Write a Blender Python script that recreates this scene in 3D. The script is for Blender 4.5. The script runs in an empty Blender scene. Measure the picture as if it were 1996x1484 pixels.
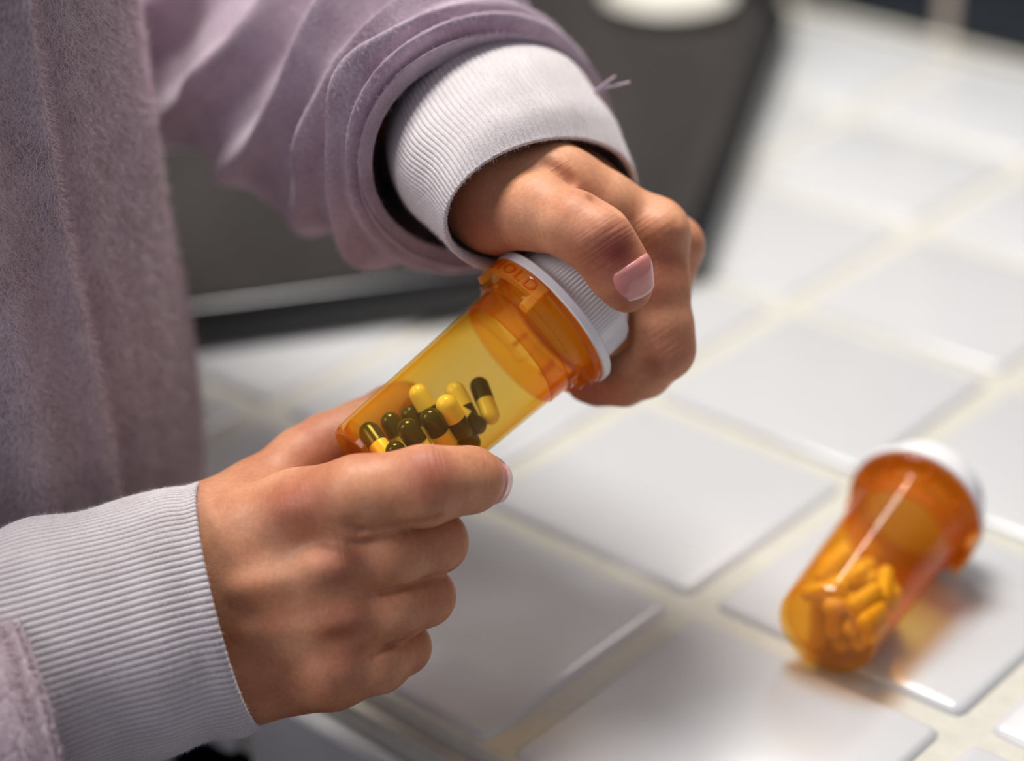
import bpy, bmesh, math, random
import numpy as np
from mathutils import Matrix, Vector
random.seed(4)
rng = np.random.default_rng(7)
SC = bpy.context.scene
COL = SC.collection
# ------------------------------------------------------------------ camera
CAM = np.array([0.39012, -0.54913, 0.45513])
RW = np.array([[0.75565, 0.65495, -0.00629], [0.30593, -0.36142, -0.88079], [-0.57914, 0.66364, -0.47347]])
F = 4200.0
cam = bpy.data.cameras.new('camera')
co = bpy.data.objects.new('camera', cam); COL.objects.link(co)
m = Matrix.Identity(4)
for r in range(3):
    m[r][0] = RW[0][r]; m[r][1] = -RW[1][r]; m[r][2] = -RW[2][r]; m[r][3] = CAM[r]
co.matrix_world = m
cam.sensor_width = 36; cam.lens = F / 1996 * 36
cam.clip_start = .01; cam.clip_end = 30
cam.dof.use_dof = True; cam.dof.focus_distance = 0.690; cam.dof.aperture_fstop = 2.9
cam.dof.aperture_blades = 0
SC.camera = co
# ------------------------------------------------------------------ world, lights, exposure
W = bpy.data.worlds.new('world'); SC.world = W; W.use_nodes = True
bg = W.node_tree.nodes['Background']
bg.inputs[0].default_value = (0.85, 0.86, 1.0, 1); bg.inputs[1].default_value = 0.24
SC.view_settings.view_transform = 'Standard'; SC.view_settings.look = 'None'
SC.view_settings.gamma = 1; SC.view_settings.exposure = 0.42
SC.view_settings.use_curve_mapping = False
def area(name, loc, target, sx, sy, power, col):
    l = bpy.data.lights.new(name, 'AREA'); l.shape = 'RECTANGLE'; l.size = sx; l.size_y = sy; l.energy = power; l.color = col
    o = bpy.data.objects.new(name, l); COL.objects.link(o); o.location = loc
    d = Vector(target) - Vector(loc)
    o.rotation_euler = d.to_track_quat('-Z', 'Y').to_euler(); return o
area('ceiling_light', (-0.42, 0.16, 1.45), (-0.02, 0.02, 0.05), 0.6, 0.5, 20.0, (1.0, 0.965, 0.925))
area('wall_strip_light', (-0.17, 0.46, 0.56), (-0.16, 0.43, 0.0), 0.05, 0.24, 0.75, (1.0, 0.95, 0.88))
area('torso_fill', (-1.0, -1.5, 1.25), (-0.25, -0.2, 0.15), 0.7, 0.9, 13.0, (0.98, 0.94, 0.97))  # unseen soft fill, added to brighten the front of the sweatshirt
SC.cycles.transparent_max_bounces = 40
SC.cycles.max_bounces = 10
SC.cycles.diffuse_bounces = 4
# ------------------------------------------------------------------ helpers
def P(px, py, z):            # millimetres in camera axes -> point on that line of sight, z mm away
    return np.array([(px - 998) / F * z, (py - 742) / F * z, z])
def to_world(v):             # camera-axes mm -> world metres
    v = np.asarray(v, float)
    return CAM + (v / 1000.0) @ RW
def dir_world(v): return np.asarray(v, float) @ RW
def new_mesh(name, V, Fs, smooth=True):
    me = bpy.data.meshes.new(name)
    V = np.asarray(V, np.float32)
    if isinstance(Fs, np.ndarray):
        n, k = Fs.shape
        me.vertices.add(len(V)); me.vertices.foreach_set('co', V.ravel())
        me.loops.add(n * k); me.loops.foreach_set('vertex_index', Fs.astype(np.int32).ravel())
        me.polygons.add(n)
        me.polygons.foreach_set('loop_start', np.arange(0, n * k, k, dtype=np.int32))
        me.polygons.foreach_set('loop_total', np.full(n, k, np.int32))
        me.update(calc_edges=True); me.validate()
    else:
        me.from_pydata([tuple(v) for v in V], [], Fs); me.update()
    if smooth: me.polygons.foreach_set('use_smooth', [True] * len(me.polygons))
    return me
def obj(name, me, mat=None, parent=None, kind=None):
    if isinstance(me, bmesh.types.BMesh):
        b = me; me = bpy.data.meshes.new(name); b.to_mesh(me); b.free()
    o = bpy.data.objects.new(name, me); COL.objects.link(o)
    if mat is not None and not me.materials: me.materials.append(mat)
    if parent is not None: o.parent = parent
    if kind: o['kind'] = kind
    return o
def tag(o, label, cat=None, group=None):
    o['label'] = label
    if cat: o['category'] = cat
    if group: o['group'] = group
def empty(name, M):
    o = bpy.data.objects.new(name, None); COL.objects.link(o); o.empty_display_size = .02
    o.matrix_world = M; return o
def smooth_by(me, ang=40):
    me.polygons.foreach_set('use_smooth', [True] * len(me.polygons))
    me.set_sharp_from_angle(angle=math.radians(ang))
# ------------------------------------------------------------------ materials
class N:
    def __init__(s, name):
        s.m = bpy.data.materials.new(name); s.m.use_nodes = True; s.t = s.m.node_tree; s.t.nodes.clear()
        s.out = s.t.nodes.new('ShaderNodeOutputMaterial')
    def n(s, ty, **kw):
        nd = s.t.nodes.new('ShaderNode' + ty)
        for k, v in kw.items():
            if k.startswith('i_'):
                key = k[2:].replace('_', ' ')
                nd.inputs[int(key) if key.isdigit() else key].default_value = v
            else: setattr(nd, k, v)
        return nd
    def l(s, a, b): s.t.links.new(a, b)
    def bump(s, h, strength, dist, normal=None):
        b = s.n('Bump', i_Strength=strength, i_Distance=dist); s.l(h, b.inputs['Height'])
        if normal: s.l(normal, b.inputs['Normal'])
        return b.outputs[0]
def rgb(r, g, b):
    f = lambda c: ((c / 255) / 12.92 if c / 255 <= .04045 else ((c / 255 + .055) / 1.055) ** 2.4)
    return (f(r), f(g), f(b), 1)
def plain(name, c, rough=.5, spec=.5, noise=0, nscale=200, bump=0, bscale=800, coat=0, metal=0, dist=.0005):
    k = N(name); p = k.n('BsdfPrincipled'); k.l(p.outputs[0], k.out.inputs[0])
    p.inputs['Base Color'].default_value = c; p.inputs['Roughness'].default_value = rough
    p.inputs['Specular IOR Level'].default_value = spec; p.inputs['Coat Weight'].default_value = coat; p.inputs['Metallic'].default_value = metal
    tc = k.n('TexCoord')
    if noise:
        t = k.n('TexNoise', i_Scale=nscale, i_Detail=3.0); k.l(tc.outputs['Object'], t.inputs['Vector'])
        mx = k.n('Mix', data_type='RGBA'); k.l(t.outputs[0], mx.inputs[0])
        mx.inputs[6].default_value = [x * (1 - noise) for x in c[:3]] + [1]; mx.inputs[7].default_value = [min(1, x * (1 + noise)) for x in c[:3]] + [1]
        k.l(mx.outputs[2], p.inputs['Base Color'])
    if bump:
        t = k.n('TexNoise', i_Scale=bscale, i_Detail=3.0); k.l(tc.outputs['Object'], t.inputs['Vector'])
        k.l(k.bump(t.outputs[0], bump, dist), p.inputs['Normal'])
    return k.m
def plastic(name, tint, rough=.06, scatter=.04, gloss=1.0):
    # thin tinted clear plastic: the path through the wall grows as it is seen edge-on
    k = N(name)
    g = k.n('NewGeometry'); dot = k.n('VectorMath', operation='DOT_PRODUCT'); k.l(g.outputs['Normal'], dot.inputs[0]); k.l(g.outputs['Incoming'], dot.inputs[1])
    ab = k.n('Math', operation='ABSOLUTE'); k.l(dot.outputs['Value'], ab.inputs[0])
    mxm = k.n('Math', operation='MAXIMUM', i_1=.20); k.l(ab.outputs[0], mxm.inputs[0])
    # refracted path length ~ 1/sqrt(1-(1-c^2)/ior^2)
    sq = k.n('Math', operation='POWER', i_1=-0.75); k.l(mxm.outputs[0], sq.inputs[0])
    chans = []
    for c in tint:
        pw = k.n('Math', operation='POWER', i_0=c); k.l(sq.outputs[0], pw.inputs[1]); chans.append(pw)
    cb = k.n('CombineColor')
    for i in range(3): k.l(chans[i].outputs[0], cb.inputs[i])
    tr = k.n('BsdfTransparent'); k.l(cb.outputs[0], tr.inputs[0])
    df = k.n('BsdfTranslucent'); df.inputs[0].default_value = (tint[0] * .95, tint[1] * .55, tint[2] * .14, 1)
    d2 = k.n('BsdfDiffuse'); d2.inputs[0].default_value = (tint[0] * .9, tint[1] * .48, tint[2] * .11, 1)
    ad = k.n('MixShader', i_0=.5); k.l(df.outputs[0], ad.inputs[1]); k.l(d2.outputs[0], ad.inputs[2])
    m0 = k.n('MixShader', i_0=scatter); k.l(tr.outputs[0], m0.inputs[1]); k.l(ad.outputs[0], m0.inputs[2])
    gl = k.n('BsdfGlossy', i_Roughness=rough); fr = k.n('Fresnel', i_IOR=1.33)
    m1 = k.n('MixShader'); bf = k.n('Math', operation='SUBTRACT', i_0=1.0); k.l(g.outputs['Backfacing'], bf.inputs[1]); mf = k.n('Math', operation='MULTIPLY'); k.l(fr.outputs[0], mf.inputs[0]); k.l(bf.outputs[0], mf.inputs[1]); mg = k.n('Math', operation='MULTIPLY', i_1=gloss); k.l(mf.outputs[0], mg.inputs[0]); k.l(mg.outputs[0], m1.inputs[0]); k.l(m0.outputs[0], m1.inputs[1]); k.l(gl.outputs[0], m1.inputs[2])
    k.l(m1.outputs[0], k.out.inputs[0]); return k.m
MAT = {}
MAT['tile'] = plain('white_glaze', (0.568, 0.575, 0.58, 1), .22, .5, noise=.012, nscale=14, bump=.05, bscale=30, coat=.2)
MAT['grout'] = plain('beige_grout', rgb(198, 195, 183), .9, .2, noise=.12, nscale=150, bump=.5, bscale=900)
MAT['wall_tile'] = plain('navy_glaze', rgb(24, 31, 38), .4, .25, noise=.1, nscale=40)
MAT['wall_grout'] = plain('grey_grout', rgb(168, 158, 146), .9, .2, noise=.1)
MAT['cabinet'] = plain('dark_cabinet', rgb(32, 33, 36), .6, .3, noise=.2, nscale=30)
MAT['floor'] = plain('floor_boards', rgb(96, 84, 76), .5, .3, noise=.2, nscale=12)
MAT['tray'] = plain('dark_enamel', rgb(58, 55, 53), .17, .6, noise=.12, nscale=60, bump=.1, bscale=400)
MAT['tray_rim'] = plain('black_rim', rgb(17, 19, 21), .2, .6)
MAT['porcelain'] = plain('cream_porcelain', rgb(236, 233, 220), .2, .5)
MAT['cap'] = plain('white_plastic', (0.84, 0.83, 0.835, 1), .38, .4, noise=.01)
MAT['orange'] = plastic('orange_plastic', (.994, .92, .63), scatter=.045)
MAT['orange_in'] = plastic('orange_inner_wall', (.994, .92, .63), gloss=0.0)
MAT['orange_thick'] = plastic('orange_thick', (.975, .80, .42), scatter=.20)
MAT['orange_cloudy'] = plastic('orange_cloudy', (.985, .86, .50), scatter=.15)
MAT['orange_base'] = plastic('orange_base', (.975, .80, .42), scatter=.10)
MAT['orange_tab'] = plastic('orange_tab', (.998, .93, .60), scatter=.5)
MAT['orange_letter'] = plastic('orange_letter', (.93, .55, .12), scatter=.5)
MAT['seam'] = plain('label_hairline', rgb(92, 62, 34), .8, .1)  # brown of the thin line at the label's cut corner
MAT['pill_dark'] = plain('dark_green_gelatin', rgb(40, 56, 48), .16, .5)
MAT['pill_yellow'] = plain('yellow_gelatin', rgb(250, 236, 165), .2, .5)
MAT['pill_pale'] = plain('cream_tablet', rgb(240, 212, 150), .3, .4)
def mat_label():
    k = N('label_paper'); d = k.n('BsdfDiffuse'); t = k.n('BsdfTranslucent')
    tc = k.n('TexCoord'); nz = k.n('TexNoise', i_Scale=260.0, i_Detail=4.0); k.l(tc.outputs['Object'], nz.inputs['Vector'])
    r = k.n('ValToRGB'); r.color_ramp.elements[0].color = (.93, .92, .90, 1); r.color_ramp.elements[1].color = (.98, .97, .95, 1); k.l(nz.outputs[0], r.inputs[0])
    k.l(r.outputs[0], d.inputs[0]); k.l(r.outputs[0], t.inputs[0]); tp = k.n('BsdfTransparent'); k.l(r.outputs[0], tp.inputs[0]); my = k.n('MixShader', i_0=.60)
    mx = k.n('MixShader', i_0=.72); k.l(d.outputs[0], mx.inputs[1]); k.l(t.outputs[0], mx.inputs[2]); k.l(mx.outputs[0], my.inputs[1]); k.l(tp.outputs[0], my.inputs[2]); k.l(my.outputs[0], k.out.inputs[0]); return k.m
MAT['label'] = mat_label()
def mat_skin():
    k = N('skin'); p = k.n('BsdfPrincipled'); k.l(p.outputs[0], k.out.inputs[0])
    tc = k.n('TexCoord')
    n1 = k.n('TexNoise', i_Scale=38.0, i_Detail=4.0, i_Roughness=.6); k.l(tc.outputs['Object'], n1.inputs['Vector'])
    rp = k.n('ValToRGB'); e = rp.color_ramp.elements
    e[0].position = .35; e[0].color = rgb(190, 125, 90); e[1].position = .68; e[1].color = rgb(219, 160, 122); k.l(n1.outputs[0], rp.inputs[0])
    at = k.n('Attribute', attribute_name='redness')
    mx = k.n('Mix', data_type='RGBA'); k.l(at.outputs['Fac'], mx.inputs[0]); k.l(rp.outputs[0], mx.inputs[6]); mx.inputs[7].default_value = rgb(142, 52, 46)
    n4 = k.n('TexNoise', i_Scale=700.0, i_Detail=2.0); k.l(tc.outputs['Object'], n4.inputs['Vector'])
    mr = k.n('MapRange', i_1=.3, i_2=.7, i_3=.90, i_4=1.05); k.l(n4.outputs[0], mr.inputs[0])
    hs = k.n('HueSaturation'); k.l(mx.outputs[2], hs.inputs['Color']); k.l(mr.outputs[0], hs.inputs['Value'])
    k.l(hs.outputs[0], p.inputs['Base Color'])
    p.inputs['Roughness'].default_value = .50; p.inputs['Specular IOR Level'].default_value = .32
    p.inputs['Subsurface Weight'].default_value = .35
    p.inputs['Subsurface Radius'].default_value = (1.0, .32, .16); p.inputs['Subsurface Scale'].default_value = .0035
    # skin relief: fine cells, pores, and wrinkles across the joints
    v = k.n('TexVoronoi', i_Scale=1100.0, feature='DISTANCE_TO_EDGE'); k.l(tc.outputs['Object'], v.inputs['Vector'])
    n2 = k.n('TexNoise', i_Scale=1500.0, i_Detail=3.0); k.l(tc.outputs['Object'], n2.inputs['Vector'])
    b1 = k.bump(v.outputs[0], .16, .0003); b2 = k.bump(n2.outputs[0], .22, .0002, b1)
    wa = k.n('Attribute', attribute_name='wrinkle'); wu = k.n('Attribute', attribute_name='along')
    n3 = k.n('TexNoise', noise_dimensions='2D', i_Scale=1.0, i_Detail=3.0)
    cx = k.n('CombineXYZ'); sc = k.n('Math', operation='MULTIPLY', i_1=0.9); k.l(wu.outputs['Fac'], sc.inputs[0]); k.l(sc.outputs[0], cx.inputs[0])
    n5 = k.n('TexNoise', i_Scale=120.0, i_Detail=1.0); k.l(tc.outputs['Object'], n5.inputs['Vector'])
    k.l(n5.outputs[0], cx.inputs[1]); k.l(cx.outputs[0], n3.inputs['Vector'])
    ml = k.n('Math', operation='MULTIPLY'); k.l(n3.outputs[0], ml.inputs[0]); k.l(wa.outputs['Fac'], ml.inputs[1])
    k.l(k.bump(ml.outputs[0], .8, .0011, b2), p.inputs['Normal'])
    return k.m
MAT['skin'] = mat_skin()
MAT['nail'] = plain('nail', rgb(214, 138, 130), .22, .5, noise=.05, nscale=300, coat=.3)
MAT['nail_edge'] = plain('nail_edge', rgb(228, 186, 176), .3, .5)
def mat_fabric(name, c1, c2, scale=900, bstr=.6, bdist=.0008, sheen=.35, fine=2600, blot=60):
    k = N(name); p = k.n('BsdfPrincipled'); k.l(p.outputs[0], k.out.inputs[0])
    tc = k.n('TexCoord')
    n1 = k.n('TexNoise', i_Scale=float(scale), i_Detail=5.0, i_Roughness=.65); k.l(tc.outputs['Object'], n1.inputs['Vector'])
    n0 = k.n('TexNoise', i_Scale=float(blot), i_Detail=3.0); k.l(tc.outputs['Object'], n0.inputs['Vector'])
    ma = k.n('Mix', data_type='FLOAT', i_0=.45); k.l(n1.outputs[0], ma.inputs[2]); k.l(n0.outputs[0], ma.inputs[3])
    r = k.n('ValToRGB'); r.color_ramp.elements[0].position = .36; r.color_ramp.elements[1].position = .64
    r.color_ramp.elements[0].color = c1; r.color_ramp.elements[1].color = c2; k.l(ma.outputs[0], r.inputs[0]); k.l(r.outputs[0], p.inputs['Base Color'])
    p.inputs['Roughness'].default_value = .95; p.inputs['Specular IOR Level'].default_value = .15
    p.inputs['Sheen Weight'].default_value = sheen; p.inputs['Sheen Roughness'].default_value = .5
    n2 = k.n('TexNoise', i_Scale=float(fine), i_Detail=2.0); k.l(tc.outputs['Object'], n2.inputs['Vector'])
    b1 = k.bump(n1.outputs[0], bstr, bdist); k.l(k.bump(n2.outputs[0], bstr * .6, bdist * .5, b1), p.inputs['Normal'])
    return k.m
MAT['fleece'] = mat_fabric('lavender_fleece', rgb(178, 152, 159), rgb(246, 230, 234), scale=520, bstr=1.0, bdist=.0030, fine=1800, blot=90, sheen=.9)
MAT['sleeve'] = mat_fabric('lavender_jersey', rgb(160, 138, 152), rgb(202, 184, 196), scale=900, bstr=.5)
MAT['cuff'] = mat_fabric('rib_knit', rgb(196, 187, 187), rgb(218, 211, 211), scale=1500, bstr=.45, bdist=.0005, sheen=.2)
MAT['fleece_nap'] = plain('fleece_nap', rgb(226, 206, 213), .9, .1)
MAT['cuff_nap'] = plain('cuff_nap', rgb(222, 216, 220), .9, .1)
MAT['sleeve_nap'] = plain('sleeve_nap', rgb(200, 182, 194), .9, .1)
MAT['thread'] = plain('thread', rgb(190, 172, 184), .9, .2)

# ------------------------------------------------------------------ the setting
S = .116
YW = .600; YF = -.118
def rounded_tile(name, sx, sy, h, bev, segs=3, mat=None, crown=0.0):
    b = bmesh.new(); bmesh.ops.create_cube(b, size=1)
    for v in b.verts: v.co = Vector((v.co.x * sx, v.co.y * sy, v.co.z * h))
    ed = [e for e in b.edges if abs(e.verts[0].co.z - e.verts[1].co.z) > 1e-6]
    bmesh.ops.bevel(b, geom=ed, offset=bev * 1.1, segments=2, profile=.5, affect='EDGES')
    top = [e for e in b.edges if e.verts[0].co.z > h * .49 and e.verts[1].co.z > h * .49]
    bmesh.ops.bevel(b, geom=top, offset=bev, segments=segs, profile=.5, affect='EDGES')
    me = bpy.data.meshes.new(name); b.to_mesh(me); b.free(); smooth_by(me, 50); me.materials.append(mat); return me
def box(name, lo, hi, mat, parent=None, kind=None, bev=0):
    b = bmesh.new(); bmesh.ops.create_cube(b, size=1)
    for v in b.verts: v.co = Vector([lo[i] + (v.co[i] + .5) * (hi[i] - lo[i]) for i in range(3)])
    if bev: bmesh.ops.bevel(b, geom=b.edges[:], offset=bev, segments=2, profile=.5, affect='EDGES')
    return obj(name, b, mat, parent, kind)
X0, X1 = -1.16 + 0.0, .58
counter = empty('countertop', Matrix.Translation((-.1, .25, 0)))
tag(counter, 'white square-tiled kitchen countertop with beige grout joints', 'countertop')
def sub(o, parent):
    o.parent = parent; o.matrix_parent_inverse = parent.matrix_world.inverted(); return o
sub(box('grout_bed', (X0, YF + .004, -.03), (X1, YW, -.0028), MAT['grout'], bev=.003), counter)
G = .0095
tm = rounded_tile('tile', S - G, S - G, .012, .0042, 3, MAT['tile'])
tb = rounded_tile('tile_cut', S - G, .592 - 4 * S - G / 2, .012, .0042, 3, MAT['tile'])
nx0, nx1 = -10, 5
for i in range(nx0, nx1):
    for j in range(-1, 5):
        o = obj('tile', tm if j < 4 else tb)
        yc = (j + .5) * S if j < 4 else (4 * S + G / 2 + .592) / 2
        o.location = ((i + .5) * S, yc, -.006 + random.uniform(-.0004, .0004)); o.rotation_euler = (random.uniform(-.003, .003), random.uniform(-.003, .003), random.uniform(-.004, .004))
        sub(o, counter)
AH = .048
ta = rounded_tile('front_tile', S - G, AH - .008, .010, .0035, 3, MAT['tile'])
sub(box('front_backing', (X0, YF - .002, -.012 - AH), (X1, YF + .006, -.010), MAT['grout']), counter)
for i in range(nx0, nx1):
    o = obj('front_tile', ta); o.location = ((i + .5) * S, YF - .0045, -.015 - AH / 2); o.rotation_euler = (math.radians(90), 0, 0); sub(o, counter)
cab = box('cabinet', (X0, YF + .03, -.88), (X1, YW, -.03), MAT['cabinet']); tag(cab, 'dark base cabinet in shade under the front edge of the tiled counter', 'cabinet')
for k in range(4):
    x0 = X0 + .02 + k * .43
    d = box('cabinet_door', (x0, YF + .012, -.84), (x0 + .41, YF + .03, -.10), MAT['cabinet'], bev=.002); sub(d, cab)
fl = box('floor', (-2.2, -2.0, -.90), (1.8, YW, -.88), MAT['floor'], kind='structure')
wl = box('wall_back', (-2.2, YW + .002, -.90), (1.8, YW + .10, .75), MAT['wall_grout'], kind='structure')
wt = rounded_tile('wall_tile', S - .0125, S - .0125, .008, .002, 2, MAT['wall_tile'])
for i in range(-11, 8):
    for j in range(0, 4):
        o = obj('tile', wt); o.location = (-.2525 + (i + .5) * S, YW + .001, .0055 + (j + .5) * S - .007); o.rotation_euler = (math.radians(90), 0, 0); sub(o, wl)
sub(box('caulk_line', (X0, YW - .008, -.001), (X1, YW + .004, .0035), MAT['grout'], bev=.003), wl)

# dark tray set askew on the counter
def rounded_poly(pts, rad, n=10):
    out = []
    L = len(pts)
    for i in range(L):
        p = np.array(pts[i]); a = np.array(pts[i - 1]); b = np.array(pts[(i + 1) % L])
        u = (a - p) / np.linalg.norm(a - p); v = (b - p) / np.linalg.norm(b - p)
        r = rad[i] if isinstance(rad, list) else rad
        half = math.acos(np.clip(u @ v, -1, 1)) / 2; t = r / math.tan(half)
        c = p + (u + v) / np.linalg.norm(u + v) * r / math.sin(half)
        s0 = p + u * t - c; s1 = p + v * t - c
        a0 = math.atan2(s0[1], s0[0]); a1 = math.atan2(s1[1], s1[0]); da = (a1 - a0 + math.pi) % (2 * math.pi) - math.pi
        for k in range(n + 1): out.append(c + r * np.array([math.cos(a0 + da * k / n), math.sin(a0 + da * k / n)]))
    return np.array(out)
def offset_poly(pl, d):
    n = len(pl); o = []
    for i in range(n):
        t = pl[(i + 1) % n] - pl[i - 1]; t = t / (np.linalg.norm(t) + 1e-9); o.append(pl[i] + d * np.array([t[1], -t[0]]))
    return np.array(o)
TP = [(-.182, .246), (-.345, .585), (-.66, .44), (-.515, -.03 + .02)]
# front edge runs from the near corner towards the left under the arm
TP = [(-.187, .245), (-.345, .560), (-.735, .33), (-.47, -.160 + .0)]
TP = [(-.160, .224), (-.350, .586), (-.72, .588), (-.390, -.130)]
pl = rounded_poly(TP, [.035, .11, .05, .04])
area2 = np.sum(pl[:, 0] * np.roll(pl[:, 1], -1) - np.roll(pl[:, 0], -1) * pl[:, 1])
if area2 < 0: pl = pl[::-1]
tray = empty('serving_tray', Matrix.Translation((-.42, .22, 0))); tag(tray, 'large dark grey enamelled tray with rounded corners, set askew on the tiles', 'tray')
def ringed(levels, mat, name, cap0=False, cap1=False):
    n = len(pl); V = []; Fq = []
    for d, z in levels:
        q = offset_poly(pl, d)
        V += [(a[0], a[1], z) for a in q]
    for i in range(len(levels) - 1):
        for k in range(n): Fq.append((i * n + k, i * n + (k + 1) % n, (i + 1) * n + (k + 1) % n, (i + 1) * n + k))
    if cap0: Fq.append(tuple(range(n))[::-1])
    if cap1: Fq.append(tuple((len(levels) - 1) * n + k for k in range(n)))
    me = new_mesh(name, V, Fq); smooth_by(me, 50); return obj(name, me, mat)
sub(ringed([(-.004, .0005), (0, .003), (.001, .0165), (-.0015, .0210), (-.005, .0225), (-.009, .0220), (-.012, .0180), (-.013, .0150)], MAT['tray_rim'], 'rim', cap0=True), tray)
sub(ringed([(-.013, .0150), (-.024, .0135), (-.030, .0115), (-.032, .0100)], MAT['tray'], 'plate', cap1=True), tray)

def lathe(profile, n=64, cap0=True, cap1=True, ripple=None):
    V = []; Fq = []
    for s, (r, z) in enumerate(profile):
        for k in range(n):
            a = 2 * math.pi * k / n; rr = r + (ripple(s, a) if ripple else 0); V.append((rr * math.cos(a), rr * math.sin(a), z))
    for i in range(len(profile) - 1):
        for k in range(n): Fq.append((i * n + k, i * n + (k + 1) % n, (i + 1) * n + (k + 1) % n, (i + 1) * n + k))
    if cap0: Fq.append(tuple(range(n))[::-1])
    if cap1: Fq.append(tuple((len(profile) - 1) * n + k for k in range(n)))
    return V, Fq
def lathe_obj(name, profile, mat, parent, n=64, ang=35, **kw):
    V, Fq = lathe(profile, n, **kw); me = new_mesh(name, V, Fq); smooth_by(me, ang); o = obj(name, me, mat); o.parent = parent; return o
saucer = empty('saucer', Matrix.Translation((-.4115, .5245, .0102))); tag(saucer, 'small round cream saucer lying on the far end of the dark tray', 'saucer')
lathe_obj('plate', [(.018, .0), (.022, .0), (.024, .0022), (.033, .0040), (.0400, .0075), (.0415, .0090), (.0408, .0096), (.0388, .0088), (.031, .0062), (.026, .0052), (.012, .0050)], MAT['porcelain'], saucer, 72)
lathe_obj('foot_ring', [(.0215, -.0002), (.0238, .0), (.0238, .0024), (.0215, .003)], MAT['porcelain'], saucer, 72, cap0=False, cap1=False)

# ------------------------------------------------------------------ prescription bottles
H_T = .0785
def arc_solid(r0, r1, a0, a1, z0, z1, n=12, rb=0):
    V = []; Fq = []
    for k in range(n + 1):
        a = a0 + (a1 - a0) * k / n; c, s_ = math.cos(a), math.sin(a)
        V += [(r0 * c, r0 * s_, z0), (r1 * c, r1 * s_, z0 + rb), (r1 * c, r1 * s_, z1 - rb), (r0 * c, r0 * s_, z1)]
    for k in range(n):
        for q in range(4): Fq.append((k * 4 + q, (k + 1) * 4 + q, (k + 1) * 4 + (q + 1) % 4, k * 4 + (q + 1) % 4))
    Fq.append((3, 2, 1, 0)); Fq.append((n * 4, n * 4 + 1, n * 4 + 2, n * 4 + 3)); return V, Fq
def text_mesh(body, size):
    c = bpy.data.curves.new('t', 'FONT'); c.body = body; c.size = size; c.space_character = 1.25; c.extrude = .0; c.offset = .00002
    o = bpy.data.objects.new('t', c); COL.objects.link(o); bpy.context.view_layer.update()
    dg = bpy.context.evaluated_depsgraph_get(); me = bpy.data.meshes.new_from_object(o.evaluated_get(dg))
    COL.objects.unlink(o); bpy.data.objects.remove(o)
    V = [tuple(v.co) for v in me.vertices]; Fq = [tuple(p.vertices) for p in me.polygons]; return V, Fq
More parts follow.
